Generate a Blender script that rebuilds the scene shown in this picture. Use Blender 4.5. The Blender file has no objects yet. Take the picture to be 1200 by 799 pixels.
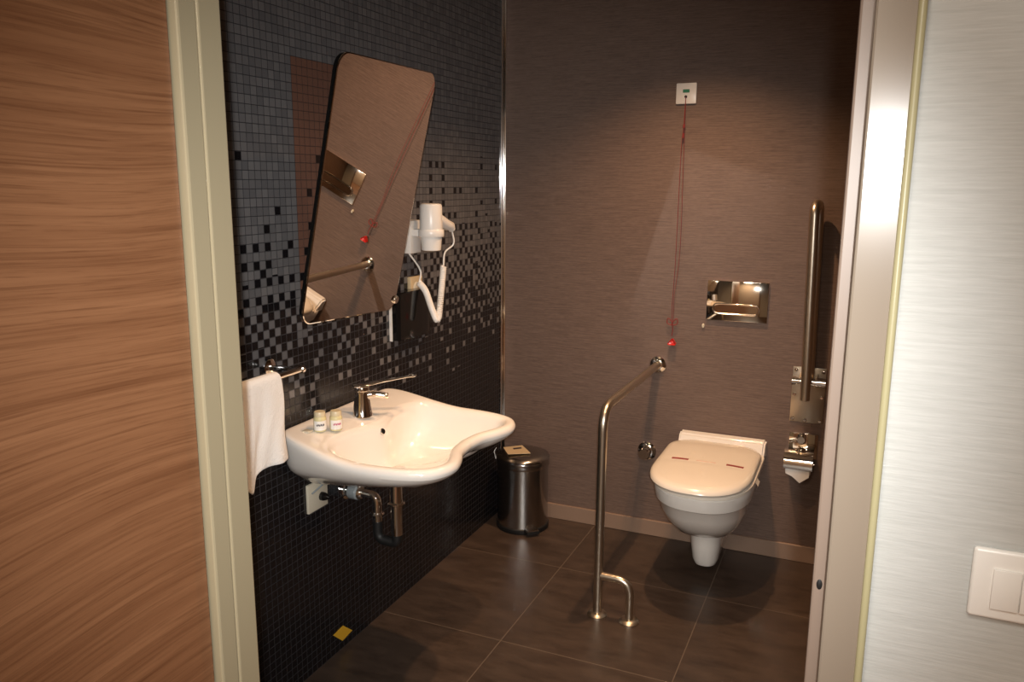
import bpy, bmesh, math, random
from mathutils import Vector, Matrix
random.seed(7)
PI = math.pi
scene = bpy.context.scene
COL = scene.collection

# ------------------------------------------------------------------ camera
CAM = Vector((1.53176, -3.41115, 1.565))
cd = bpy.data.cameras.new('camera'); cam = bpy.data.objects.new('camera', cd); COL.objects.link(cam)
pitch, yaw, roll = map(math.radians, (11.08, 23.55, .33))
f = Vector((-math.sin(yaw)*math.cos(pitch), math.cos(yaw)*math.cos(pitch), -math.sin(pitch)))
rt = Vector((math.cos(yaw), math.sin(yaw), 0)); up = rt.cross(f)
rt2 = math.cos(roll)*rt + math.sin(roll)*up; up2 = -math.sin(roll)*rt + math.cos(roll)*up
cam.matrix_world = Matrix(((rt2.x, up2.x, -f.x, CAM.x), (rt2.y, up2.y, -f.y, CAM.y), (rt2.z, up2.z, -f.z, CAM.z), (0, 0, 0, 1)))
cd.sensor_width = 36; cd.lens = 950/1200*36; cd.clip_start = .02
scene.camera = cam

# ------------------------------------------------------------------ light and exposure
w = bpy.data.worlds.new('world'); scene.world = w; w.use_nodes = True
w.node_tree.nodes['Background'].inputs[0].default_value = (.9, .75, .6, 1)
w.node_tree.nodes['Background'].inputs[1].default_value = .02
scene.view_settings.view_transform = 'Standard'; scene.view_settings.look = 'None'
scene.view_settings.exposure = 0; scene.view_settings.gamma = 1
scene.view_settings.use_curve_mapping = False
scene.cycles.max_bounces = 8; scene.cycles.diffuse_bounces = 4; scene.cycles.glossy_bounces = 5
scene.cycles.sample_clamp_indirect = 0; scene.cycles.use_denoising = True
scene.cycles.blur_glossy = .3
scene.cycles.use_guiding = True; scene.cycles.use_surface_guiding = True

def spot(name, loc, target, power, color, angle, blend=.4, radius=.03):
    l = bpy.data.lights.new(name, 'SPOT'); l.energy = power; l.color = color
    l.spot_size = math.radians(angle); l.spot_blend = blend; l.shadow_soft_size = radius
    o = bpy.data.objects.new(name, l); COL.objects.link(o); o.location = loc
    o.rotation_euler = (Vector(target)-Vector(loc)).to_track_quat('-Z', 'Y').to_euler()
    return o
WARM = (1, .60, .33)
FLASH = CAM + Vector((.045, -.10, .055))
spot('camera_flash', FLASH, FLASH + f - rt*.06 - Vector((0, 0, .06)), 172, (1, .985, .96), 71, 1, .018)
spot('ceiling_downlight_toilet', (.88, -.60, 2.38), (.90, -.62, 0), 92, WARM, 118, 1, .02)
spot('ceiling_downlight_basin', (.95, -1.42, 2.38), (.93, -1.40, 0), 62, WARM, 114, 1, .02)
al = bpy.data.lights.new('hall_ceiling_light', 'AREA'); al.energy = 24; al.color = (1, .93, .84); al.size = .7
ao = bpy.data.objects.new('hall_ceiling_light', al); COL.objects.link(ao); ao.location = (1.5, -3.9, 2.5)
al2 = bpy.data.lights.new('hall_rear_fill', 'AREA'); al2.energy = 34; al2.color = (1, .86, .68); al2.size = .6  # unseen fill added to brighten the hall panelling that the flush plate reflects
ao2 = bpy.data.objects.new('hall_rear_fill', al2); COL.objects.link(ao2); ao2.location = (1.1, -4.9, 2.45)

# ------------------------------------------------------------------ materials
def mat(name, color=(.5, .5, .5), rough=.5, metal=0, **kw):
    m = bpy.data.materials.new(name); m.use_nodes = True
    b = m.node_tree.nodes['Principled BSDF']
    b.inputs['Base Color'].default_value = (*color, 1); b.inputs['Roughness'].default_value = rough
    b.inputs['Metallic'].default_value = metal
    for k, v in kw.items(): b.inputs[k.replace('_', ' ')].default_value = v
    return m
class NT:
    def __init__(s, m): s.t = m.node_tree; s.b = s.t.nodes['Principled BSDF']
    def n(s, typ, **kw):
        nd = s.t.nodes.new(typ)
        for k, v in kw.items(): setattr(nd, k, v)
        return nd
    def l(s, a, b): s.t.links.new(a, b)
    def setin(s, sock, v):
        if isinstance(v, bpy.types.NodeSocket): s.l(v, sock)
        else: sock.default_value = v
    def m(s, op, a, b=None, c=None):
        nd = s.n('ShaderNodeMath', operation=op); s.setin(nd.inputs[0], a)
        if b is not None: s.setin(nd.inputs[1], b)
        if c is not None: s.setin(nd.inputs[2], c)
        return nd.outputs[0]
    def pos(s):
        g = s.n('ShaderNodeNewGeometry'); x = s.n('ShaderNodeSeparateXYZ'); s.l(g.outputs['Position'], x.inputs[0])
        return x.outputs
    def comb(s, x, y, z):
        c = s.n('ShaderNodeCombineXYZ')
        for i, v in enumerate((x, y, z)): s.setin(c.inputs[i], v)
        return c.outputs[0]
    def mix(s, fac, a, b):
        nd = s.n('ShaderNodeMix', data_type='RGBA'); s.setin(nd.inputs[0], fac)
        s.setin(nd.inputs[6], a if isinstance(a, bpy.types.NodeSocket) else (*a, 1))
        s.setin(nd.inputs[7], b if isinstance(b, bpy.types.NodeSocket) else (*b, 1)); return nd.outputs[2]
    def noise(s, vec, scale=1, detail=3, rough=.5):
        nd = s.n('ShaderNodeTexNoise'); s.l(vec, nd.inputs['Vector']); nd.inputs['Scale'].default_value = scale
        nd.inputs['Detail'].default_value = detail; nd.inputs['Roughness'].default_value = rough; return nd.outputs[0]
    def ramp(s, v, a, b, c=0, d=1):
        nd = s.n('ShaderNodeMapRange'); s.setin(nd.inputs[0], v)
        for i, q in enumerate((a, b, c, d)): nd.inputs[i+1].default_value = q
        return nd.outputs[0]
    def bump(s, h, strength=.3, dist=.002):
        nd = s.n('ShaderNodeBump'); nd.inputs['Strength'].default_value = strength; nd.inputs['Distance'].default_value = dist
        s.l(h, nd.inputs['Height']); s.l(nd.outputs[0], s.b.inputs['Normal'])

def mosaic():
    m = mat('mosaic_tile', rough=.15); t = NT(m); x, y, z = t.pos(); p = .0245
    gy = t.m('DIVIDE', y, p); gz = t.m('DIVIDE', z, p)
    iy = t.m('FLOOR', gy); iz = t.m('FLOOR', gz); fy = t.m('FRACT', gy); fz = t.m('FRACT', gz)
    ey = t.m('ABSOLUTE', t.m('SUBTRACT', fy, .5)); ez = t.m('ABSOLUTE', t.m('SUBTRACT', fz, .5))
    e = t.m('MAXIMUM', ey, ez); grout = t.ramp(e, .445, .465)
    wn = t.n('ShaderNodeTexWhiteNoise'); t.l(t.comb(iy, iz, 3.0), wn.inputs[0]); r = wn.outputs[0]
    par = t.m('FLOORED_MODULO', t.m('ADD', iy, iz), 2)
    a2 = t.m('FLOORED_MODULO', iy, 2); b2 = t.m('FLOORED_MODULO', iz, 2)
    lev = t.m('ADD', t.m('MULTIPLY', par, 2), a2)          # ordered 2x2 scatter, loosened by noise
    v = t.m('DIVIDE', t.m('ADD', lev, t.m('MULTIPLY', r, 2.4)), 5.4)
    # share of black tiles against height
    rmp = t.n('ShaderNodeValToRGB'); t.l(t.ramp(z, .6, 1.8), rmp.inputs[0]); cr = rmp.color_ramp
    pts = [(0, 1), (.14, .98), (.25, .86), (.35, .70), (.45, .55), (.54, .42), (.64, .27), (.75, .12), (.84, .05), (.93, 0)]
    cr.elements[0].position = 0; cr.elements[0].color = (1, 1, 1, 1); cr.elements[1].position = .93; cr.elements[1].color = (0, 0, 0, 1)
    for q, val in pts[1:-1]:
        el = cr.elements.new(q); el.color = (val, val, val, 1)
    black = t.m('LESS_THAN', v, rmp.outputs[0])
    black = t.m('MAXIMUM', black, t.m('LESS_THAN', z, .68))
    gn = t.n('ShaderNodeTexWhiteNoise'); t.l(t.comb(iy, iz, 9.0), gn.inputs[0])
    gcol = t.mix(gn.outputs[0], (.12, .117, .12), (.165, .158, .158))
    # tile and grout colour turn browner in a rectangle behind the mirror
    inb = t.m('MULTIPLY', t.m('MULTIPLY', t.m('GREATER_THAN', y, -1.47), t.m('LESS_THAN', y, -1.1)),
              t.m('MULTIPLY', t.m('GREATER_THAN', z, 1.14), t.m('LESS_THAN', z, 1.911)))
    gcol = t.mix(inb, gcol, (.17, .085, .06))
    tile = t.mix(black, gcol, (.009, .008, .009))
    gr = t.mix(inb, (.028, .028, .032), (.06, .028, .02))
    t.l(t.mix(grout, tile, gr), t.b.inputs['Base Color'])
    t.l(t.ramp(grout, 0, 1, .16, .75), t.b.inputs['Roughness'])
    hn = t.m('ADD', t.m('SUBTRACT', 1, grout), t.m('MULTIPLY', t.m('MULTIPLY', t.m('SUBTRACT', fy, .5), t.m('SUBTRACT', gn.outputs[0], .5)), .5))
    t.bump(hn, .35, .0015); return m
def wallpaper(name, c1, c2, axis='x', rough=.6):
    m = mat(name, rough=rough); t = NT(m); x, y, z = t.pos()
    h = t.m('ADD', x, t.m('MULTIPLY', y, 1))
    n1 = t.noise(t.comb(t.m('MULTIPLY', h, 9), 0, t.m('MULTIPLY', z, 230)), 1, 2)
    n2 = t.noise(t.comb(t.m('MULTIPLY', h, 40), 4, t.m('MULTIPLY', z, 330)), 1, 2)
    n = t.m('ADD', t.m('MULTIPLY', n1, .6), t.m('MULTIPLY', n2, .4))
    n3 = t.noise(t.comb(t.m('MULTIPLY', h, 1.3), 0, t.m('MULTIPLY', z, 1.3)), 1, 2)
    r = t.ramp(n, .30, .70)
    t.l(t.mix(r, c1, c2), t.b.inputs['Base Color']); t.bump(n, .4, .0015)
    return m
def floor_tiles():
    m = mat('floor_tile', rough=.4); t = NT(m); x, y, z = t.pos()
    gx = t.m('DIVIDE', t.m('SUBTRACT', x, .475), .599); gy = t.m('DIVIDE', t.m('ADD', y, .472), .598)
    ex = t.m('ABSOLUTE', t.m('SUBTRACT', t.m('FRACT', gx), .5)); ey = t.m('ABSOLUTE', t.m('SUBTRACT', t.m('FRACT', gy), .5))
    g = t.ramp(t.m('MAXIMUM', ex, ey), .4965, .4978)
    wn = t.n('ShaderNodeTexWhiteNoise'); t.l(t.comb(t.m('FLOOR', gx), t.m('FLOOR', gy), 1.0), wn.inputs[0])
    off = t.m('MULTIPLY', wn.outputs[0], 20)
    n = t.noise(t.comb(t.m('ADD', t.m('MULTIPLY', x, 3), off), t.m('MULTIPLY', y, 9), 0), 2, 6, .65)
    c = t.mix(t.ramp(n, .3, .7), (.040, .027, .020), (.078, .053, .039))
    t.l(t.mix(g, c, (.14, .105, .078)), t.b.inputs['Base Color'])
    t.l(t.ramp(n, .3, .7, .30, .42), t.b.inputs['Roughness'])
    t.bump(t.m('ADD', t.m('MULTIPLY', n, .3), t.m('SUBTRACT', 1, g)), .25, .001); return m
def wood(name, c1, c2, c3):
    m = mat(name, rough=.42); t = NT(m); x, y, z = t.pos()
    wob = t.noise(t.comb(x, t.m('MULTIPLY', y, .7), t.m('MULTIPLY', z, 1.0)), 1.0, 1)
    zz = t.m('ADD', z, t.m('MULTIPLY', wob, .30))
    n1 = t.noise(t.comb(x, t.m('MULTIPLY', y, 1.3), t.m('MULTIPLY', zz, 48)), 1, 5, .6)
    n2 = t.noise(t.comb(x, t.m('MULTIPLY', y, 3), t.m('MULTIPLY', zz, 210)), 1, 3, .6)
    n3 = t.noise(t.comb(x, t.m('MULTIPLY', y, 14), t.m('MULTIPLY', zz, 520)), 1, 2, .6)
    c = t.mix(t.ramp(n1, .32, .68), c1, c2)
    c = t.mix(t.m('MULTIPLY', t.ramp(n2, .48, .72), .60), c, c3)
    c = t.mix(t.m('MULTIPLY', t.ramp(n3, .55, .75), .45), c, c3)
    t.l(c, t.b.inputs['Base Color']); t.bump(n2, .15, .001); return m

M = dict(
    mosaic=mosaic(), brown_paper=wallpaper('brown_wallpaper', (.094, .059, .044), (.186, .124, .095)),
    white_paper=wallpaper('white_wallpaper', (.42, .43, .415), (.50, .51, .495), rough=.7), floor=floor_tiles(),
    wood=wood('walnut_laminate', (.185, .080, .036), (.26, .122, .058), (.095, .034, .013)),
    cream=mat('cream_lacquer', (.32, .275, .18), .30), casing=mat('casing_lacquer', (.23, .19, .148), .21),
    edge=mat('cream_edge', (.36, .33, .19), .35), strip=mat('stop_lacquer', (.22, .165, .13), .4),
    skirting=mat('skirting', (.26, .175, .125), .45), ceiling=mat('ceiling_paint', (.55, .53, .5), .8),
    hall=mat('hall_paint', (.42, .30, .2), .7), chrome=mat('chrome', (.82, .80, .77), .07, 1), steel=mat('brushed_steel', (.60, .53, .43), .33, 1),
    plate=mat('polished_plate', (.85, .78, .68), .05, 1), bin=mat('bin_steel', (.38, .36, .34), .2, 1),
    ceramic=mat('white_ceramic', (.80, .77, .72), .10, 0, Coat_Weight=.4), seat=mat('seat_plastic', (.82, .76, .66), .2),
    plastic=mat('white_plastic', (.78, .76, .72), .3), cream_plastic=mat('cream_plastic', (.62, .57, .45), .35),
    black=mat('black_gloss', (.006, .006, .006), .08), blackm=mat('black_rubber', (.006, .006, .006), .55),
    mirror=mat('mirror_silver', (.90, .88, .84), .0, 1), red=mat('red_cord', (.22, .025, .022), .5), redp=mat('red_plastic', (.55, .02, .015), .25),
    paper=mat('white_paper_sheet', (.80, .78, .74), .8), beige=mat('beige_card', (.55, .43, .26), .7),
    maroon=mat('maroon_print', (.28, .03, .03), .6), pink=mat('pink_print', (.5, .08, .16), .6), yellow=mat('yellow_tag', (.75, .42, .03), .5),
    capm=mat('pale_cap', (.62, .54, .36), .3), grey=mat('grey_plastic', (.25, .28, .29), .5), lcd=mat('green_window', (.05, .22, .13), .3), liquid=mat('amber_liquid', (.66, .60, .34), .2),
    dark=mat('dark_print', (.03, .02, .03), .6))
def terry():
    m = mat('terry_cloth', (.90, .89, .86), .9); t = NT(m)
    tc = t.n('ShaderNodeTexCoord'); t.bump(t.noise(tc.outputs['Object'], 260, 3), .9, .003); return m
M['terry'] = terry()

# ------------------------------------------------------------------ helpers
def wloc(o):
    v = Vector((0, 0, 0))
    while o: v = v + Vector(o.location); o = o.parent
    return v
def obj(name, bm, m, parent=None, loc=None, smooth=True, **props):
    me = bpy.data.meshes.new(name)
    bmesh.ops.recalc_face_normals(bm, faces=bm.faces)
    base = wloc(parent) if parent else Vector(loc or (0, 0, 0))
    bmesh.ops.translate(bm, verts=bm.verts, vec=-base)
    for fc in bm.faces: fc.smooth = smooth
    if smooth:
        for e in bm.edges:
            if len(e.link_faces) == 2 and e.calc_face_angle(0) > math.radians(38): e.smooth = False
    bm.to_mesh(me); bm.free(); me.materials.append(m if not isinstance(m, str) else M[m])
    o = bpy.data.objects.new(name, me); COL.objects.link(o)
    if parent: o.parent = parent
    else: o.location = base
    for k, v in props.items(): o[k] = v
    return o
def thing(name, label, cat, loc, group=None):
    o = bpy.data.objects.new(name, None); COL.objects.link(o); o.location = loc; o.empty_display_size = .05
    o['label'] = label; o['category'] = cat
    if group: o['group'] = group
    return o
def box(bm, a, b, bev=0, seg=2):
    a = Vector(a); b = Vector(b); r = bmesh.ops.create_cube(bm, size=1); vs = r['verts']
    for v in vs: v.co = Vector(((a[i]+b[i])/2 + v.co[i]*(b[i]-a[i]) for i in range(3)))
    if bev:
        es = list({e for v in vs for e in v.link_edges})
        bmesh.ops.bevel(bm, geom=es, offset=bev, segments=seg, affect='EDGES', profile=.5)
    return bm
def nb(): return bmesh.new()
def bx(a, b, bev=0, seg=2): return box(nb(), a, b, bev, seg)
def smoothpath(pts, n=8):
    P = [Vector(p) for p in pts]; P = [2*P[0]-P[1]] + P + [2*P[-1]-P[-2]]; out = []
    for i in range(1, len(P)-2):
        for k in range(n):
            t = k/n; a, b, c, d = P[i-1:i+3]
            out.append(.5*((2*b)+(c-a)*t+(2*a-5*b+4*c-d)*t*t+(3*b-a-3*c+d)*t**3))
    out.append(P[-2]); return out
def fillet(pts, r, n=8):
    P = [Vector(p) for p in pts]; out = [P[0]]
    for i in range(1, len(P)-1):
        a = (P[i-1]-P[i]).normalized(); b = (P[i+1]-P[i]).normalized(); ang = a.angle(b)
        d = min(r/math.tan(ang/2), .49*(P[i-1]-P[i]).length, .49*(P[i+1]-P[i]).length)
        p0 = P[i]+a*d; p1 = P[i]+b*d
        for k in range(n+1):
            t = k/n; out.append((1-t)**2*p0+2*t*(1-t)*P[i]+t*t*p1)
    out.append(P[-1]); return out
def tube(bm, pts, r, seg=16, cap=True):
    P = [Vector(p) for p in pts]; rr = r if hasattr(r, '__len__') else [r]*len(P)
    T = [(P[min(i+1, len(P)-1)]-P[max(i-1, 0)]).normalized() for i in range(len(P))]
    up = Vector((0, 0, 1)) if abs(T[0].z) < .9 else Vector((1, 0, 0))
    N = T[0].cross(up).normalized(); rings = []
    for i, p in enumerate(P):
        N = (N - T[i]*N.dot(T[i])).normalized(); B = T[i].cross(N)
        rings.append([bm.verts.new(p+rr[i]*(math.cos(2*PI*k/seg)*N+math.sin(2*PI*k/seg)*B)) for k in range(seg)])
    for a, b in zip(rings, rings[1:]):
        for k in range(seg): bm.faces.new((a[k], a[(k+1) % seg], b[(k+1) % seg], b[k]))
    if cap: bm.faces.new(rings[0][::-1]); bm.faces.new(rings[-1])
    return bm
def lathe(bm, c, axis, prof, seg=32):   # prof: (radius, along)
    c = Vector(c); ax = Vector(axis).normalized(); return loftc(bm, [(c+ax*h, ax, r) for r, h in prof], seg)
def loftc(bm, items, seg):
    rings = []
    for c, ax, r in items:
        u = ax.cross(Vector((0, 0, 1)) if abs(ax.z) < .9 else Vector((1, 0, 0))).normalized(); v = ax.cross(u)
        rings.append([bm.verts.new(c+max(r, 1e-5)*(math.cos(2*PI*k/seg)*u+math.sin(2*PI*k/seg)*v)) for k in range(seg)])
    for a, b in zip(rings, rings[1:]):
        for k in range(seg): bm.faces.new((a[k], a[(k+1) % seg], b[(k+1) % seg], b[k]))
    bm.faces.new(rings[0][::-1]); bm.faces.new(rings[-1]); return bm
def loft(bm, rings, cap0=True, cap1=True):
    R = [[bm.verts.new(p) for p in r] for r in rings]; n = len(R[0])
    for a, b in zip(R, R[1:]):
        for k in range(n): bm.faces.new((a[k], a[(k+1) % n], b[(k+1) % n], b[k]))
    if cap0: bm.faces.new(R[0][::-1])
    if cap1: bm.faces.new(R[-1])
    return bm
def struct(name, bm, m, **kw):
    o = obj(name, bm, m, smooth=False, **kw); o['kind'] = 'structure'; return o

# ------------------------------------------------------------------ room shell
YF, YB = -2.43, -2.32       # outer and inner face of the door wall
XL, XR = .53, 1.517         # opening
CZ = 2.45
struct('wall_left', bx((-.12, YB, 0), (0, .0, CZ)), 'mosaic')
struct('wall_back', bx((-.12, 0, 0), (2.1, .12, CZ)), 'brown_paper')
struct('wall_right', bx((2.0, YB, 0), (2.12, 0, CZ)), 'brown_paper')
struct('floor', bx((-.12, YF, -.1), (2.12, .12, 0)), 'floor')
struct('ceiling', bx((-.12, YB, CZ), (2.12, .12, CZ+.1)), 'ceiling')
b = nb(); box(b, (-.9, YF, 0), (XL-.04, YB, CZ)); box(b, (XR+.03, YF, 0), (3.2, YB, CZ)); box(b, (XL-.04, YF, 2.1), (XR+.03, YB, CZ))
struct('wall_front', b, 'white_paper')
struct('floor_hall', bx((-.9, -5.6, -.1), (3.2, YF, 0)), 'wood')
struct('wall_hall_rear', bx((-.9, -5.7, 0), (3.2, -5.6, 2.6)), 'hall')
struct('wall_hall_left', bx((-1, -5.6, 0), (-.9, YF, 2.6)), 'hall')
struct('wall_hall_right', bx((3.2, -5.6, 0), (3.3, YF, 2.6)), 'hall')
struct('ceiling_hall', bx((-.9, -5.6, 2.6), (3.2, YF, 2.7)), 'ceiling')
struct('baseboard_back', bx((.0, -.012, 0), (2.0, 0, .072), .002, 1), 'skirting')
# polished corner profile between mosaic and wallpaper
b = nb(); box(b, (0, -.036, .0), (.006, -.016, CZ), .002, 2); box(b, (0, -.012, .0725), (.014, 0, CZ), .003, 2)
struct('trim_1', b, 'chrome')
# door frame, left lining (with a shallow rebate) and right casing
b = nb(); box(b, (XL-.04, -2.409, 0), (XL, -2.368, 2.1), .004, 2); box(b, (XL-.04, -2.369, 0), (XL+.003, YB+.002, 2.1), .003, 2)
struct('trim_2', b, 'cream')
b = nb(); box(b, (1.519, YF-.016, 0), (1.566, YF+.01, 2.14), .003, 2)
tr = struct('trim_3', b, 'casing')
obj('casing_edge', bx((1.559, YF-.020, 0), (1.568, YF, 2.14), .004, 3), 'edge', tr)
st = struct('trim_4', bx((1.503, -2.405, 0), (1.548, YB, 2.1), .003, 2), 'strip')
b = nb(); box(b, (XL-.04, YF-.012, 2.06), (1.517, YB, 2.12), .003, 2)
struct('trim_5', b, 'cream')
# dark scuff on the door stop
b = nb(); lathe(b, (1.5115, -2.405, 1.077), (0, -1, 0), [(.0035, 0), (.003, .0004), (0, .0006)], 16)
for v in b.verts: v.co.z = 1.077+(v.co.z-1.077)*2.0
obj('scuff', b, 'blackm', st)
# walnut panelling along the hall, meeting the door frame
struct('wall_hall_panel', bx((.475, -4.60, 0), (.515, -2.414, 2.6), .002, 2), 'wood')

# ------------------------------------------------------------------ wash basin
YC = -1.315
def sstep(x, a, b): t = min(1, max(0, (x-a)/(b-a))); return t*t*(3-2*t)
ZR = lambda x: .800 + .055*(1-sstep(x, -.06, .31))
def outline(n=128):
    half = [(0, .0), (.0, .13), (.0, .225), (.001, .262), (.014, .290), (.045, .308), (.09, .318), (.16, .326), (.24, .331), (.34, .330), (.43, .316), (.495, .288), (.527, .245), (.537, .19), (.522, .13), (.497, .07), (.488, 0)]
    P = smoothpath([(x, v, 0) for x, v in half], 10)
    L = [0]
    for a, c in zip(P, P[1:]): L.append(L[-1]+(c-a).length)
    out = []; h = n//2
    for i in range(h+1):
        s = L[-1]*i/h; k = max(j for j in range(len(L)) if L[j] <= s+1e-9); k = min(k, len(P)-2)
        t = (s-L[k])/max(1e-9, L[k+1]-L[k]); out.append(P[k].lerp(P[k+1], t))
    return [(max(0, p.x), p.y) for p in out] + [(max(0, p.x), -p.y) for p in out[-2:0:-1]]
OUT = outline(160)
c0 = (.315, 0)
def ringz(P, z): return [Vector((x, YC+y, z(x) if callable(z) else z)) for x, y in P]
def ins(d):
    out = []; n = len(OUT)
    for i in range(n):
        a = Vector(OUT[i-2]); c = Vector(OUT[(i+2) % n]); t = (c-a).normalized(); nn = Vector((-t.y, t.x))
        if nn.dot(Vector(OUT[i])-Vector(c0)) > 0: nn = -nn
        p = Vector(OUT[i])+nn*d; out.append((max(0, p.x), p.y))
    return out
def under(s_, dd): return [Vector((.0+x*s_, YC+y*s_**1.3, .800-dd*(1+.35*max(0, 1-x/.5)))) for x, y in OUT]
def innerP(k):
    out = []
    for x, y in ins(.036):
        d = Vector((x-c0[0], y)); L_ = d.length; d = d/L_; a = L_
        yy_ = (c0[0]-.13)/max(.2, -d.x)*d.y; bb = (c0[0]-.135-.035*math.exp(-(yy_/.12)**2))/max(1e-4, -d.x) if d.x < 0 else 9
        rr = (a**-7+bb**-7)**(-1/7); out.append((c0[0]+d.x*rr*k, d.y*rr*k))
    return out
basin = thing('wash_basin', 'white ceramic wheelchair wash basin with curved front mounted on the mosaic wall', 'sink', (0, YC, .64))
rings = [under(.28, .134), under(.42, .132), under(.62, .118), under(.78, .086), under(.89, .066), under(.96, .046)]
rings += [ringz(OUT, lambda x: ZR(x)-.026), ringz(OUT, lambda x: ZR(x)-.014), ringz(ins(.005), lambda x: ZR(x)-.004), ringz(ins(.013), ZR), ringz(ins(.026), ZR)]
rings += [ringz(innerP(1.0), lambda x: ZR(x)-.003), ringz(innerP(.965), lambda x: ZR(x)-.012), ringz(innerP(.93), lambda x: ZR(x)*.6+.8*.4-.030),
          *[[Vector((x-dx_, YC+y, z)) for x, y in innerP(k)] for k, z, dx_ in ((.86, .745, .008), (.74, .706, .022), (.55, .680, .045), (.32, .669, .07), (.09, .666, .085))]]
b = nb(); loft(b, rings)
bo = obj('bowl', b, 'ceramic', basin)
sm = bo.modifiers.new('s', 'SUBSURF'); sm.levels = 1; sm.render_levels = 1
# tap ledge block standing on the deck and the overflow
b = nb(); lathe(b, (.1745, YC-.010, .790), (1, 0, .35), [(.011, 0), (.011, .006), (.009, .008)], 20)
obj('overflow_ring', b, 'chrome', basin)
b = nb(); lathe(b, (.1765, YC-.010, .7908), (1, 0, .35), [(.0075, 0), (.0075, .008)], 20); obj('overflow_hole', b, 'black', basin)
b = nb(); lathe(b, (.228, YC, .664), (0, 0, 1), [(.032, 0), (.032, .006), (.024, .010), (.0, .011)], 24); obj('drain', b, 'chrome', basin)

# mixer tap
TX, TY, TZ = .100, -1.316, .833
tap = thing('basin_tap', 'chrome single lever mixer tap with long handle standing on the basin', 'tap', (TX, TY, TZ))
b = nb(); lathe(b, (TX, TY, TZ-.002), (0, 0, 1), [(.034, 0), (.034, .004), (.031, .010), (.026, .045), (.023, .070), (.023, .080)], 28)
obj('body', b, 'chrome', tap)
b = nb(); tube(b, smoothpath([(TX+.005, TY, TZ+.062), (TX+.035, TY+.02, TZ+.068), (TX+.070, TY+.04, TZ+.060)], 6), [.014]*6+[.012]*6+[.011], 18)
obj('spout', b, 'chrome', tap)
b = nb(); lathe(b, (TX, TY, TZ+.080), (0, 0, 1), [(.024, 0), (.025, .008), (.023, .014), (.016, .018)], 28); obj('cartridge_cap', b, 'chrome', tap)
d = Vector((.60, .80, .0)).normalized(); s = Vector((-d.y, d.x, 0)); p0 = Vector((TX, TY, TZ+.098)) - d*.028
b = nb(); prof = [(0, .012, .004), (.02, .021, .007), (.055, .019, .006), (.10, .011, .0045), (.155, .008, .004), (.19, .008, .004)]
rs = []
for L_, wd, th in prof:
    c = p0 + d*L_ + Vector((0, 0, .000+L_*.06))
    rs.append([c + s*(wd*math.cos(a)) + Vector((0, 0, th*math.sin(a))) for a in [2*PI*k/16 for k in range(16)]])
loft(b, rs)
tc_ = p0+d*.20+Vector((0, 0, .012)); pts = [tc_+d*(.012*math.cos(a))+s*(.010*math.sin(a)) for a in [2*PI*k/16 for k in range(17)]]
tube(b, pts, .0035, 8); obj('lever', b, 'chrome', tap)

# toiletries on the deck
def bottle(x, y, z, rz, label, capc):
    t = thing('toiletry_bottle', label, 'bottle', (x, y, z), 'small guest toiletries on the basin')
    R = Matrix.Rotation(rz, 4, 'Z')
    def tr_(bm_): bmesh.ops.transform(bm_, matrix=Matrix.Translation((x, y, z)) @ R, verts=bm_.verts); return bm_
    b = nb(); lathe(b, (0, 0, 0), (0, 0, 1), [(.017, 0), (.0185, .002), (.0185, .040), (.017, .043), (.015, .045)], 28); obj('bottle_body', tr_(b), 'liquid', t)
    b = nb(); lathe(b, (0, 0, .045), (0, 0, 1), [(.0165, 0), (.0165, .012), (.0150, .0145)], 28); obj('cap', tr_(b), capc, t)
    def wrap(r0, r1, a0, a1, z0, z1):
        bb_ = nb(); A_ = [a0+(a1-a0)*k/8 for k in range(9)]
        loft(bb_, [[Vector((q*math.cos(a_), q*math.sin(a_), z)) for a_, q in [(a_, r1) for a_ in A_]+[(a_, r0) for a_ in A_[::-1]]] for z in (z0, z1)]); return bb_
    lb = obj('printed_label', tr_(wrap(.0183, .0190, -1.25, 1.25, .005, .033)), 'paper', t)
    for k in range(5):
        pass
    b = nb()
    for k in range(6):
        a_ = -.62+k*.21; box(b, (.0186*math.cos(a_)-.0003, .0192*math.sin(a_)-.0014, .018+.001*(k % 2)), (.0196*math.cos(a_), .0192*math.sin(a_)+.0014, .0235+.0012*(k % 2)))
    obj('lettering', tr_(b), 'pink' if 'pink' in label else 'dark', lb)
bottle(.082, -1.512, .8355, -.75, 'small toiletry bottle with dark print, left of the pair on the basin deck', 'capm')
bottle(.112, -1.474, .8318, -.65, 'small toiletry bottle with pink print, right of the pair on the basin deck', 'capm')
bpy.data.objects['toiletry_bottle']['label'] = 'small toiletry bottle with dark print, left one of the pair on the basin deck'
o = obj('soap_sachet', bx((.050, -1.560, .838), (.076, -1.536, .844), .002, 2), 'cream_plastic', loc=(.063, -1.548, .838))
o['label'] = 'tiny flat soap packet lying left of the toiletry bottles on the basin'; o['category'] = 'soap'

# ------------------------------------------------------------------ plumbing beneath
YP = -1.28
dp = thing('drain_pipe', 'chrome drain trap with elbow to the wall beneath the basin', 'pipe', (.195, YP, .40))
b = nb(); tube(b, [(.195, -1.28, .662), (.195, YP, .54)], .021, 20); obj('tailpiece', b, 'chrome', dp)
b = nb(); lathe(b, (.195, YP, .534), (0, 0, 1), [(.026, 0), (.029, .003), (.029, .007), (.025, .010)], 24); obj('slip_nut', b, 'chrome', dp)
b = nb(); tube(b, [(.195, YP, .535), (.195, YP, .43)], .019, 20); obj('dip_tube', b, 'chrome', dp)
b = nb(); tube(b, fillet([(.062, YP, .552), (.122, YP, .552), (.122, YP, .462)], .045, 10), .0155, 18); obj('elbow', b, 'chrome', dp)
b = nb(); lathe(b, (.122, YP, .487), (0, 0, 1), [(.021, 0), (.023, .003), (.020, .008)], 24); obj('slip_nut', b, 'chrome', dp)
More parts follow.
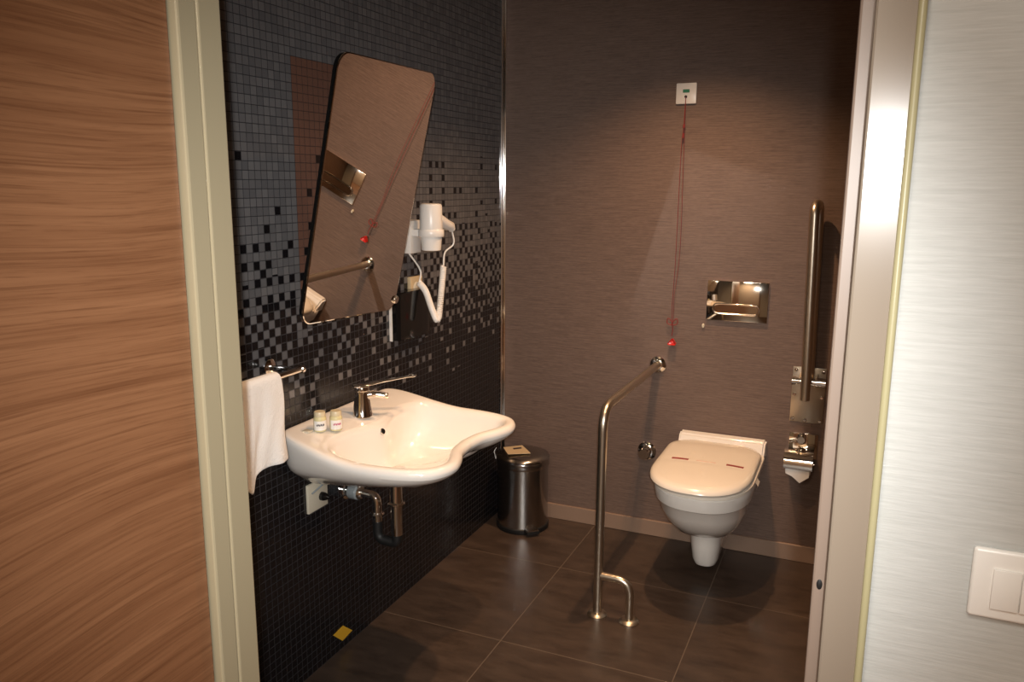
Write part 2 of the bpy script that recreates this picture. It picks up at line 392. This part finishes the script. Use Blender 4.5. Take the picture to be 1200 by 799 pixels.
b = nb(); tube(b, fillet([(.122, YP, .464), (.122, YP, .40), (.195, YP, .40), (.195, YP, .432)], .036, 10), .017, 16); obj('rubber_bend', b, 'blackm', dp)
b = nb(); lathe(b, (.0, YP, .552), (1, 0, 0), [(.030, .0), (.030, .006), (.022, .010), (.022, .018)], 24); obj('wall_flange', b, 'chrome', dp)
b = nb(); lathe(b, (.018, YP, .552), (1, 0, 0), [(.024, 0), (.026, .003), (.026, .030), (.022, .034)], 24); obj('gasket', b, 'grey', dp)
b = nb(); lathe(b, (.051, YP, .552), (1, 0, 0), [(.021, 0), (.023, .004), (.020, .014), (.016, .018)], 24); obj('slip_nut', b, 'chrome', dp)
for k, (yy, lab) in enumerate(((-1.345, 'chrome angle valve under the basin, nearer the white outlet plate'), (-1.215, 'chrome angle valve under the basin, beyond the drain elbow'))):
    av = thing('angle_valve', lab, 'valve', (0, yy, .61), 'angle valves under the basin')
    b = nb(); tube(b, [(0, yy, .61), (.05, yy, .61)], .010, 14); tube(b, [(.042, yy, .605), (.042, yy, .635)], .009, 14); obj('valve_body', b, 'chrome', av)
    b = nb(); lathe(b, (.05, yy, .61), (1, 0, 0), [(.013, 0), (.013, .016), (.010, .019)], 8); obj('valve_knob', b, 'chrome', av)
    b = nb(); tube(b, smoothpath([(.042, yy, .634), (.05, yy, .65), (.075, yy+(.02 if k == 0 else -.02), .66)], 5), .005, 8); obj('hose', b, 'grey', av)

ou = thing('outlet_plate', 'square white outlet plate with black plug on the dark mosaic under the basin', 'outlet', (0, -1.44, .59))
obj('plate', bx((0, -1.490, .547), (.010, -1.392, .640), .002, 2), 'cream_plastic', ou)
b = nb(); lathe(b, (.010, -1.425, .585), (1, 0, 0), [(.014, 0), (.014, .010), (.010, .020), (.004, .030)], 16); obj('plug', b, 'black', ou)
b = nb(); tube(b, smoothpath([(.012, -1.475, .610), (.03, -1.42, .636), (.05, -1.365, .645), (.055, -1.33, .63)], 6), .0028, 8); obj('cord', b, 'grey', ou)

b = nb(); q = [(-1.382, .074), (-1.326, .080), (-1.276, .036), (-1.334, .028)]
loft(b, [[Vector((.0005, y, z)) for y, z in q], [Vector((.003, y, z)) for y, z in q]])
o = obj('sticker', b, 'yellow', loc=(.0005, -1.33, .028), smooth=False); o['label'] = 'small tilted yellow square on the dark mosaic just above the floor'; o['category'] = 'sticker'

# ------------------------------------------------------------------ tilted mirror
MQ = [Vector((.1495, -1.664, 1.181)), Vector((.1177, -1.141, 1.152)), Vector((.3115, -1.180, 1.882)), Vector((.3345, -1.706, 1.8745))]
mn = (MQ[1]-MQ[0]).cross(MQ[3]-MQ[0]).normalized()
if mn.x < 0: mn = -mn
def mpt(u, v): return (MQ[0]*(1-u)+MQ[1]*u)*(1-v)+(MQ[3]*(1-u)+MQ[2]*u)*v
def rrect(r, pad=0):
    W, H = .524, .73; pts = []
    for cx, cy, a0 in ((W-r, r, -90), (W-r, H-r, 0), (r, H-r, 90), (r, r, 180)):
        for k in range(9):
            a = math.radians(a0+k*90/8); rr = r-pad; pts.append(mpt((cx+rr*math.cos(a))/W, (cy+rr*math.sin(a))/H))
    return pts
mir = thing('tilted_mirror', 'tall frameless mirror with rounded corners tilted forward over the basin', 'mirror', (.0, -1.42, 1.2))
b = nb(); loft(b, [[p-mn*.004 for p in rrect(.045)], [p-mn*.001 for p in rrect(.045)], [p for p in rrect(.045, .003)]])
obj('mirror_glass', b, 'mirror', mir, smooth=False)
b = nb(); loft(b, [[p-mn*.016 for p in rrect(.045, .004)], [p-mn*.0056 for p in rrect(.045, .002)]]); obj('backing_board', b, 'black', mir, smooth=False)
for u in (.985,):
    e = mpt(u, .03)-mn*.012; b = nb(); yy = e.y+(.015 if u > .5 else -.0)
    tube(b, [(0, e.y, e.z+.02), (e.x-.005, e.y, e.z+.02)], .009, 14); lathe(b, (0, e.y, e.z+.02), (1, 0, 0), [(.024, 0), (.024, .004), (.018, .008)], 20)
    obj('pivot_arm', b, 'chrome', mir)
    b = nb(); c = mpt(u, .045)+mn*.002; lathe(b, c-mn*.022, mn, [(.014, 0), (.014, .024), (.011, .028)], 18); obj('clamp', b, 'chrome', mir)

# ------------------------------------------------------------------ hair dryer
hd = thing('hair_dryer', 'white wall mounted hair dryer in its holder beside the mirror', 'hair dryer', (0, -.87, 1.31))
obj('holder', bx((0, -.905, 1.312), (.045, -.830, 1.430), .005, 2), 'plastic', hd)
DX, DY = .112, -.876
b = nb(); lathe(b, (DX, DY, 1.388), (0, 0, 1), [(.040, 0), (.041, .004), (.0395, .094), (.036, .100), (.028, .102)], 32); obj('dryer_barrel', b, 'plastic', hd)
b = nb(); lathe(b, (DX, DY, 1.374), (0, 0, 1), [(.044, 0), (.046, .003), (.046, .022), (.044, .025)], 32); box(b, (.03, DY-.02, 1.374), (DX-.03, DY+.02, 1.399), .004, 2); obj('cradle_ring', b, 'plastic', hd)
b = nb(); lathe(b, (DX, DY, 1.325), (0, 0, 1), [(.030, 0), (.034, .002), (.038, .05)], 32); obj('nozzle', b, 'plastic', hd)
b = nb(); tube(b, [(DX+.01, DY+.03, 1.435), (DX+.012, DY+.09, 1.412), (DX+.012, DY+.125, 1.405), (DX+.012, DY+.135, 1.392)], [.022, .020, .017, .013], 18)
obj('handle', b, 'plastic', hd)
p1 = Vector((DX+.012, DY+.135, 1.39)); p2 = Vector((.10, -.765, 1.258)); p3 = Vector((.105, -.822, 1.068)); p4 = Vector((.055, -.868, 1.205)); p5 = Vector((.03, -.895, 1.315))
b = nb(); tube(b, smoothpath([p1, p1+Vector((.0, .012, -.05)), p2+Vector((0, .012, .05)), p2], 6), .0032, 8); obj('cord', b, 'plastic', hd); b = nb(); tube(b, smoothpath([p4, p4+Vector((0, .01, .045)), p5], 6), .0032, 8); obj('cord', b, 'plastic', hd)
def helix(path, R, turns, per=12):
    n = turns*per; out = []; m_ = len(path)-1
    for i in range(n+1):
        s_ = i/n*m_; k = min(int(s_), m_-1); t = s_-k; p = path[k].lerp(path[k+1], t); T = (path[k+1]-path[k]).normalized()
        u = T.cross(Vector((1, 0, .1))).normalized(); v = T.cross(u); a = 2*PI*i/per
        out.append(p+R*(math.cos(a)*u+math.sin(a)*v))
    return out
b = nb(); tube(b, helix(smoothpath([p2, p2.lerp(p3, .5)+Vector((0, .004, 0)), p3, p3.lerp(p4, .3)+Vector((0, .0, -.005)), p4.lerp(p3, .3)+Vector((0, .006, .01)), p4], 6), .0092, 84, 10), .0034, 6)
obj('coiled_cord', b, 'plastic', hd)
sk = thing('wall_socket', 'beige wall socket above the black dispenser under the hair dryer', 'outlet', (0, -.80, 1.15))
obj('plate', bx((0, -.860, 1.140), (.016, -.775, 1.222), .003, 2), 'beige', sk)
b = nb(); lathe(b, (.016, -.82, 1.181), (1, 0, 0), [(.022, 0), (.020, .002), (.019, .0025)], 24); obj('socket_face', b, 'cream_plastic', sk)
dsp = thing('tissue_dispenser', 'glossy black slim dispenser on the mosaic wall beside the mirror bottom', 'dispenser', (0, -.88, 1.0))
b = nb(); prof = [(0, -.985), (.030, -.985), (.040, -.975), (.046, -.92), (.048, -.86), (.046, -.80), (.036, -.745), (.018, -.727), (0, -.727)]
loft(b, [[Vector((x, y, z)) for x, y in prof] for z in (1.008, 1.180)]); bmesh.ops.bevel(b, geom=[e for e in b.edges if abs(e.verts[0].co.z-e.verts[1].co.z) < .001], offset=.004, segments=2, affect='EDGES')
obj('cover', b, 'black', dsp)
obj('backplate', bx((0, -.9885, 1.006), (.012, -.985, 1.182), .001, 1), 'plastic', dsp)

# ------------------------------------------------------------------ towel rail and towel
RX, RZ = .10, 1.046
tr_ = thing('towel_rail', 'chrome towel rail on the mosaic wall beside the door frame', 'towel rail', (0, -1.8, RZ))
b = nb(); tube(b, [(RX, -1.605, RZ), (RX, -2.06, RZ)], .009, 16); lathe(b, (RX, -1.604, RZ), (0, 1, 0), [(.012, -.010), (.012, 0), (.008, .005)], 16); obj('bar', b, 'chrome', tr_)
b = nb(); box(b, (.0, -1.635, RZ-.010), (RX, -1.620, RZ+.006), .003, 2); lathe(b, (0, -1.6275, RZ), (1, 0, 0), [(.024, 0), (.024, .006), (.018, .010)], 20); obj('bracket', b, 'chrome', tr_)
b = nb(); box(b, (.0, -2.045, RZ-.010), (RX, -2.030, RZ+.006), .003, 2); lathe(b, (0, -2.0375, RZ), (1, 0, 0), [(.024, 0), (.024, .006), (.018, .010)], 20); obj('bracket', b, 'chrome', tr_)
b = nb(); NU, NV = 26, 44; grid = []
for j in range(NV+1):
    row = []
    for i in range(NU+1):
        u = i/NU; t = j/NV*2-1                     # t<0 back sheet, t>0 front sheet
        y = -2.0 + u*.285 + .015*abs(t)*(u-.3) + .004*math.sin(9*t+u*5)
        a = abs(t); drop = .235 + (.022*(1-u)**1.0) - .012*math.sin(u*PI)
        if t > 0: drop += .05*max(0, 1-abs(u-.50)/.16)*(1 if u < .56 else .4)
        else: drop -= .03
        top = .14
        if a < top:
            th = a/top*PI/2; z = RZ+.0145*math.cos(th); x = RX+math.copysign(.0145*math.sin(th), t)
        else:
            k = (a-top)/(1-top); z = RZ-k*drop
            x = RX+math.copysign(.0145, t)*(1+.25*k) + .007*math.sin(u*15+1.0)*k*(1 if t > 0 else .4) + .003*math.sin(u*31+k*6)*k
        row.append(b.verts.new((x, y, z)))
    grid.append(row)
for j in range(NV):
    for i in range(NU): b.faces.new((grid[j][i], grid[j][i+1], grid[j+1][i+1], grid[j+1][i]))
tw = obj('hand_towel', b, 'terry', loc=(RX, -1.86, .80)); tw['label'] = 'white terry hand towel hanging folded over the chrome rail by the door frame'; tw['category'] = 'towel'
md = tw.modifiers.new('t', 'SOLIDIFY'); md.thickness = .005; md.offset = 0; md = tw.modifiers.new('s', 'SUBSURF'); md.levels = 1; md.render_levels = 2

# ------------------------------------------------------------------ toilet
XC = 1.03
def dring(hw, yf, yb, z, n=64, sq=2.35, rb=.06):
    """D plan: rounded front, straight sides, softly rounded back corners"""
    ym = yf + min(hw*1.35, (yb-yf)*.7); pts = []
    h = n//2
    for i in range(h+1):                                  # front arc from right to left
        a = PI*i/h; c = math.cos(a); s_ = math.sin(a)
        pts.append(Vector((XC+hw*math.copysign(abs(c)**(2/sq), c), ym-(ym-yf)*abs(s_)**(2/sq), z)))
    rb = min(rb, hw*.6, (yb-ym)*.9); m_ = h//2
    for k in range(m_-1):
        a = k/(m_-2)*PI/2; pts.append(Vector((XC-hw+rb*(1-math.cos(a)), yb-rb+rb*math.sin(a), z)))
    for k in range(n-(h+1)-(m_-1)):
        nn = n-(h+1)-(m_-1)-1; a = PI/2-k/nn*PI/2; pts.append(Vector((XC+hw-rb*(1-math.cos(a)), yb-rb+rb*math.sin(a), z)))
    return pts
wc = thing('toilet', 'white wall hung toilet with closed lid on the brown wall', 'toilet', (XC, 0, .05))
b = nb(); loft(b, [dring(.055, -.35, -.02, .205), dring(.085, -.40, -.015, .212), dring(.118, -.465, -.01, .238), dring(.145, -.525, -.005, .285), dring(.162, -.575, 0, .340), dring(.168, -.598, 0, .385),
    dring(.172, -.606, 0, .392), dring(.179, -.622, 0, .398), dring(.183, -.630, 0, .425), dring(.184, -.632, 0, .447), dring(.181, -.628, 0, .452)])
obj('pan', b, 'ceramic', wc)
b = nb(); loft(b, [dring(.030, -.305, -.03, .046, rb=.02), dring(.044, -.322, -.02, .052, rb=.02), dring(.053, -.335, -.015, .075, rb=.02), dring(.060, -.35, -.01, .14, rb=.02), dring(.066, -.365, -.005, .23, rb=.02)])
obj('trap_shroud', b, 'ceramic', wc)
b = nb()
A = [Vector((XC-.178, 0, .440)), Vector((XC+.185, 0, .440)), Vector((XC+.180, -.085, .440)), Vector((XC-.176, -.085, .440))]
loft(b, [[p for p in A], [Vector((p.x, p.y, .515)) if p.y > -.01 else Vector((p.x, -.040, .508)) for p in A]])
bmesh.ops.bevel(b, geom=list(b.edges), offset=.008, segments=3, affect='EDGES'); obj('back_ledge', b, 'ceramic', wc)
b = nb(); loft(b, [dring(.184, -.634, -.06, .453), dring(.188, -.641, -.055, .456), dring(.188, -.641, -.055, .466), dring(.186, -.638, -.055, .468)]); obj('seat', b, 'seat', wc)
b = nb(); loft(b, [dring(.180, -.636, -.072, .4685, rb=.09), dring(.187, -.652, -.068, .4705, rb=.10), dring(.190, -.658, -.066, .479, rb=.10), dring(.188, -.655, -.068, .488, rb=.10), dring(.180, -.644, -.075, .496, rb=.10), dring(.162, -.62, -.092, .5005, rb=.10), dring(.10, -.52, -.17, .504), dring(.04, -.4, -.24, .505)])
bmesh.ops.translate(b, verts=b.verts, vec=(-.008, 0, 0)); lid = obj('lid', b, 'seat', wc)
for s_ in (-1, 1):
    b = nb(); tube(b, [(XC+s_*.075-.02, -.062, .478), (XC+s_*.075+.02, -.062, .478)], .013, 14); obj('hinge', b, 'chrome', wc)
# paper seal across the lid
sb = thing('paper_seal', 'white paper hygiene band with dark red print across the toilet lid', 'paper band', (XC, -.33, .504))
from mathutils.bvhtree import BVHTree
lb_ = bmesh.new(); lb_.from_mesh(lid.data); bmesh.ops.translate(lb_, verts=lb_.verts, vec=wloc(lid)); BV = BVHTree.FromBMesh(lb_)
def lidz(x, y):
    h = BV.ray_cast(Vector((x, y, 1)), Vector((0, 0, -1))); return h[0].z if h[0] else .478
SY = -.365
b = nb(); ys = [SY-.028+.007*k for k in range(9)]; rows = []
xs = [(XC-.197, .470)]+[(XC-.192+k*.370/40, None) for k in range(41)]+[(XC+.184, .468), (XC+.199, .447), (XC+.193, .432)]
for x, z in xs: rows.append([b.verts.new((x, y, z if z is not None else lidz(x, y)+.0009)) for y in ys])
for ra_, rb_ in zip(rows, rows[1:]):
    for k in range(8): b.faces.new((ra_[k], rb_[k], rb_[k+1], ra_[k+1]))
so = obj('band', b, 'seat', sb)
def lettering(x0, x1, n, m_, h=.010):
    b = nb(); wdt = (x1-x0)/n
    for k in range(n):
        z = lidz(x0+k*wdt, SY)+.0010; box(b, (x0+k*wdt, SY-h/2+.001*(k % 2), z), (x0+(k+.88)*wdt, SY+h/2, z+.0012))
    obj('lettering', b, m_, sb, smooth=False)
lettering(XC-.135, XC-.070, 9, 'maroon', .016)
lettering(XC+.075, XC+.140, 9, 'maroon', .016)
M['faint'] = mat('faint_print', (.72, .52, .42), .6)
lettering(XC-.04, XC+.035, 11, 'faint', .008)

# ------------------------------------------------------------------ flush plate
fp = thing('flush_plate', 'polished rectangular flush plate with oval button above the toilet', 'flush plate', (1.06, 0, 1.088))
FX0, FX1, FZ0, FZ1 = .936, 1.182, 1.005, 1.171
obj('plate', bx((FX0, -.012, FZ0), (FX1, 0, FZ1), .002, 2), 'plate', fp)
def stadium(x0, x1, zc, r, y, n=12):
    return [Vector((x1-r+r*math.cos(a), y, zc+r*math.sin(a))) for a in [math.radians(-90+180*k/n) for k in range(n+1)]] + [Vector((x0+r+r*math.cos(a), y, zc+r*math.sin(a))) for a in [math.radians(90+180*k/n) for k in range(n+1)]]
b = nb(); P = stadium(.962, 1.150, 1.055, .021, -.014); tube(b, P+[P[0]], .0032, 10); obj('button_frame', b, 'chrome', fp)
b = nb(); loft(b, [stadium(.966, 1.146, 1.055, .017, -.011), stadium(.968, 1.144, 1.055, .015, -.0135)]); obj('flush_button', b, 'plate', fp)

# ------------------------------------------------------------------ emergency call plate and cord
cp = thing('emergency_call', 'white square emergency call switch with red pull cord on the brown wall', 'alarm switch', (.811, 0, 1.92))
obj('plate', bx((.769, -.010, 1.880), (.852, 0, 1.962), .004, 2), 'plastic', cp)
obj('indicator_window', bx((.797, -.0115, 1.924), (.824, -.0095, 1.937), .001, 1), 'lcd', cp)
b = nb(); lathe(b, (.810, -.010, 1.908), (0, -1, 0), [(.0055, 0), (.0055, .003), (.003, .004)], 14); obj('cord_eyelet', b, 'blackm', cp)
b = nb()
tube(b, smoothpath([(.810, -.014, 1.908), (.808, -.016, 1.80), (.802, -.016, 1.70), (.800, -.016, 1.45), (.798, -.016, 1.22), (.792, -.016, 1.05), (.795, -.018, .985)], 6), .0011, 6)
tube(b, smoothpath([(.811, -.014, 1.905), (.812, -.016, 1.75), (.814, -.016, 1.60), (.816, -.016, 1.36), (.812, -.016, 1.22), (.800, -.016, 1.10), (.800, -.018, .985)], 6), .0010, 6)
for s_ in (-1, 1): tube(b, smoothpath([(.797, -.018, .985), (.797+s_*.018, -.018, 1.000), (.797+s_*.022, -.018, .980), (.797+s_*.004, -.018, .972), (.797, -.018, .985)], 6), .0022, 6)
tube(b, smoothpath([(.797, -.018, .975), (.800, -.018, .95), (.797, -.018, .925)], 5), .0018, 6)
tube(b, [(.810, -.016, 1.80), (.808, -.016, 1.785)], .005, 8); tube(b, [(.808, -.016, 1.765), (.806, -.016, 1.745)], .004, 8)
obj('pull_cord', b, 'red', cp)
b = nb(); rs = []
for y, s_ in ((-.026, .7), (-.030, 1), (-.012, 1), (-.008, .7)): rs.append([Vector((.800+s_*.019*math.cos(a)*(1 if math.sin(a) < 0 else .8), y, .897-s_*.016*math.sin(a)*-1)) for a in [math.radians(90+k*120+j*12) for k in range(3) for j in (-1, 0, 1)]])
loft(b, rs); obj('pull_grip', b, 'redp', cp)
b = nb(); lathe(b, (.925, 0, .976), (0, -1, 0), [(.006, 0), (.006, .006), (.004, .009)], 12)
for v in b.verts: v.co.z = .976+(v.co.z-.976)*1.6
o = obj('wall_hook', b, 'cream_plastic', loc=(.925, 0, .976)); o['label'] = 'tiny cream peg on the brown wall left of the flush plate'; o['category'] = 'hook'

# ------------------------------------------------------------------ floor to wall grab rail
gr = thing('grab_rail', 'angled steel grab rail from the floor to the brown wall beside the toilet', 'grab rail', (.729, -.75, 0))
b = nb(); tube(b, fillet([(.739, -.010, .790), (.731, -.767, .790), (.729, -.767, .010)], .085, 14), .0165, 24); obj('rail', b, 'steel', gr)
b = nb(); tube(b, fillet([(.738, -.767, .158), (.850, -.770, .158), (.850, -.770, .010)], .085, 14), .0145, 20); obj('brace', b, 'steel', gr)
for x, y in ((.729, -.767), (.850, -.770)):
    b = nb(); lathe(b, (x, y, 0), (0, 0, 1), [(.037, 0), (.037, .005), (.030, .012), (.018, .016)], 32); obj('floor_flange', b, 'steel', gr)
b = nb(); lathe(b, (.739, 0, .790), (0, -1, 0), [(.037, 0), (.037, .006), (.030, .014), (.020, .018)], 32); obj('wall_flange', b, 'chrome', gr)

# ------------------------------------------------------------------ fold-up grab bar
fb = thing('folding_grab_bar', 'steel grab bar folded up against the brown wall at the door side', 'grab bar', (1.36, 0, .72))
obj('mounting_plate', bx((1.296, -.006, .607), (1.424, 0, .838), .002, 2), 'steel', fb)
for px_, pz in ((1.309, .825), (1.414, .823), (1.308, .722), (1.413, .717), (1.306, .620), (1.356, .617), (1.412, .618)):
    b = nb(); lathe(b, (px_, -.006, pz), (0, -1, 0), [(.0075, 0), (.0075, .003), (.005, .006)], 12); obj('screw', b, 'chrome', fb)
b = nb(); tube(b, [(1.306, -.075, .795), (1.425, -.075, .795)], .014, 18); lathe(b, (1.392, -.075, .795), (1, 0, 0), [(.019, 0), (.019, .034)], 20); lathe(b, (1.300, -.075, .795), (1, 0, 0), [(.018, 0), (.018, .016)], 20); obj('pivot', b, 'chrome', fb)
b = nb(); box(b, (1.325, -.085, .775), (1.335, -.005, .815), .002, 1); obj('hinge_bracket', b, 'steel', fb); obj('hinge_bracket', bx((1.385, -.085, .775), (1.395, -.005, .815), .002, 1), 'steel', fb)
b = nb(); tube(b, fillet([(1.357, -.140, .735), (1.340, -.140, 1.490), (1.352, -.045, 1.490), (1.362, -.045, .800)], .046, 10), .018, 22); obj('bar', b, 'steel', fb)
b = nb(); lathe(b, (1.357, -.140, .736), (0, 0, -1), [(.0125, 0), (.0125, .003)], 20); obj('end_cap', b, 'blackm', fb)

# ------------------------------------------------------------------ toilet roll holder
tp = thing('toilet_roll_holder', 'chrome toilet roll holder with curved cover under the folded grab bar', 'toilet roll holder', (1.355, 0, .45))
obj('backplate', bx((1.300, -.005, .455), (1.412, 0, .560), .002, 2), 'plate', tp)
b = nb(); rs = []
for k in range(15):
    a = math.radians(100-k*12); rs.append((-.055-.056*math.cos(a-PI/2) if False else -.052-.052*math.cos(math.radians(90-k*10)), .452+.052*math.sin(math.radians(90-k*10))))
arc = [(-.004, .505)]+[(-.050-.054*math.sin(math.radians(k*9)), .451+.054*math.cos(math.radians(k*9))) for k in range(13)]
inn = [(-.004, .502)]+[(-.050-.0515*math.sin(math.radians(k*9)), .451+.0515*math.cos(math.radians(k*9))) for k in range(13)]
P = arc+inn[::-1]; loft(b, [[Vector((x, y, z)) for y, z in P] for x in (1.292, 1.402)]); obj('cover', b, 'chrome', tp)
b = nb(); tube(b, [(1.288, -.050, .447), (1.406, -.050, .447)], .006, 10); obj('spindle', b, 'chrome', tp)
b = nb(); lathe(b, (1.350, 0, .545), (0, -1, 0), [(.018, 0), (.018, .012), (.010, .018), (.010, .034), (.019, .040), (.021, .048), (.014, .056)], 24); obj('hook_knob', b, 'chrome', tp)
rl = thing('toilet_paper_roll', 'white toilet paper roll with pointed sheet end in the chrome holder', 'toilet paper', (1.347, -.050, .40))
b = nb(); lathe(b, (1.299, -.050, .447), (1, 0, 0), [(.045, 0), (.046, .002), (.046, .094), (.045, .096)], 32); obj('roll', b, 'paper', rl)
b = nb(); loft(b, [[Vector((x, y, z)) for x, z in ((1.302, .445), (1.392, .445), (1.392, .405), (1.385, .400), (1.358, .378), (1.328, .402), (1.302, .412))] for y in (-.0965, -.0975)]); obj('loose_sheet', b, 'paper', rl)

# ------------------------------------------------------------------ stop valve
sv = thing('stop_valve', 'round chrome stop valve on the brown wall left of the toilet', 'valve', (.705, 0, .393))
b = nb(); lathe(b, (.705, 0, .393), (0, -1, 0), [(.042, 0), (.042, .004), (.034, .012), (.020, .015)], 32); obj('rose', b, 'chrome', sv)
b = nb(); lathe(b, (.705, -.014, .393), (0, -1, 0), [(.018, 0), (.018, .012), (.027, .014), (.028, .040), (.023, .045)], 10); obj('valve_handle', b, 'chrome', sv)

# ------------------------------------------------------------------ pedal bin
BX, BY = .165, -.140
bn = thing('pedal_bin', 'round stainless steel pedal bin in the corner beyond the basin', 'bin', (BX, BY, 0))
b = nb(); lathe(b, (BX, BY, .0), (0, 0, 1), [(.118, 0), (.121, .004), (.121, .022), (.117, .026)], 48); obj('base_ring', b, 'blackm', bn)
b = nb(); lathe(b, (BX, BY, .024), (0, 0, 1), [(.1165, 0), (.1165, .278)], 48); obj('body', b, 'bin', bn)
b = nb(); lathe(b, (BX, BY, .300), (0, 0, 1), [(.119, 0), (.121, .003), (.121, .028), (.119, .032)], 48); obj('rim', b, 'bin', bn)
b = nb(); lathe(b, (BX, BY, .331), (0, 0, 1), [(.121, 0), (.122, .008), (.117, .016), (.090, .026), (.05, .032), (.0, .034)], 48); obj('lid', b, 'bin', bn)
b = nb(); tube(b, fillet([(BX-.119, BY-.04, .318), (BX-.126, BY-.045, .355), (BX-.116, BY-.04, .372)], .01, 4), .003, 8); obj('hinge', b, 'chrome', bn)
b = nb(); ang = math.radians(-48); dx, dy = math.cos(ang), math.sin(ang); c = Vector((BX+dx*.112, BY+dy*.112, .016)); s2 = Vector((-dy, dx, 0)); dd = Vector((dx, dy, 0))
def quad_slab(bm, c, s2, dd, hw, L_, z0, z1):
    loft(bm, [[c+s2*a+dd*e+Vector((0, 0, z)) for a, e in ((-hw, 0), (hw, 0), (hw*.85, L_), (-hw*.85, L_))] for z in (z0, z1)])
quad_slab(b, c, s2, dd, .034, .036, -.004, .010); obj('pedal', b, 'blackm', bn)
b = nb(); quad_slab(b, c+dd*.004, s2, dd, .030, .030, .0105, .0145); obj('pedal_plate', b, 'chrome', bn)
cdv = thing('card_sign', 'small beige card lying on the steel pedal bin lid', 'card', (.137, -.163, .366))
cq = [Vector((.073, -.156, .3665)), Vector((.130, -.235, .3665)), Vector((.219, -.181, .3665)), Vector((.140, -.092, .3665))]
b = nb(); loft(b, [cq, [p+Vector((0, 0, .002)) for p in cq]]); obj('card', b, 'beige', cdv, smooth=False)
b = nb(); e1 = (cq[3]-cq[0]).normalized(); e2 = (cq[1]-cq[0]).normalized(); o_ = cq[0]+e1*.040+e2*.028+Vector((0, 0, .002))
loft(b, [[o_+e1*p+e2*q_+Vector((0, 0, z)) for p, q_ in ((0, 0), (.040, 0), (.040, .018), (0, .018))] for z in (0, .0008)]); obj('printed_mark', b, 'dark', cdv, smooth=False)

# ------------------------------------------------------------------ light switch in the hall
sw = thing('light_switch', 'white double rocker light switch on the white wall right of the door', 'light switch', (1.73, YF, 1.135))
obj('frame', bx((1.668, YF-.009, 1.090), (1.81, YF, 1.172), .004, 3), 'plastic', sw)
for x in (1.6885, 1.7165, 1.7445):
    obj('rocker', bx((x, YF-.0125, 1.104), (x+.0272, YF-.006, 1.151), .0012, 2), 'plastic', sw)
sw['label'] = 'white rocker light switch plate on the white wall right of the door'
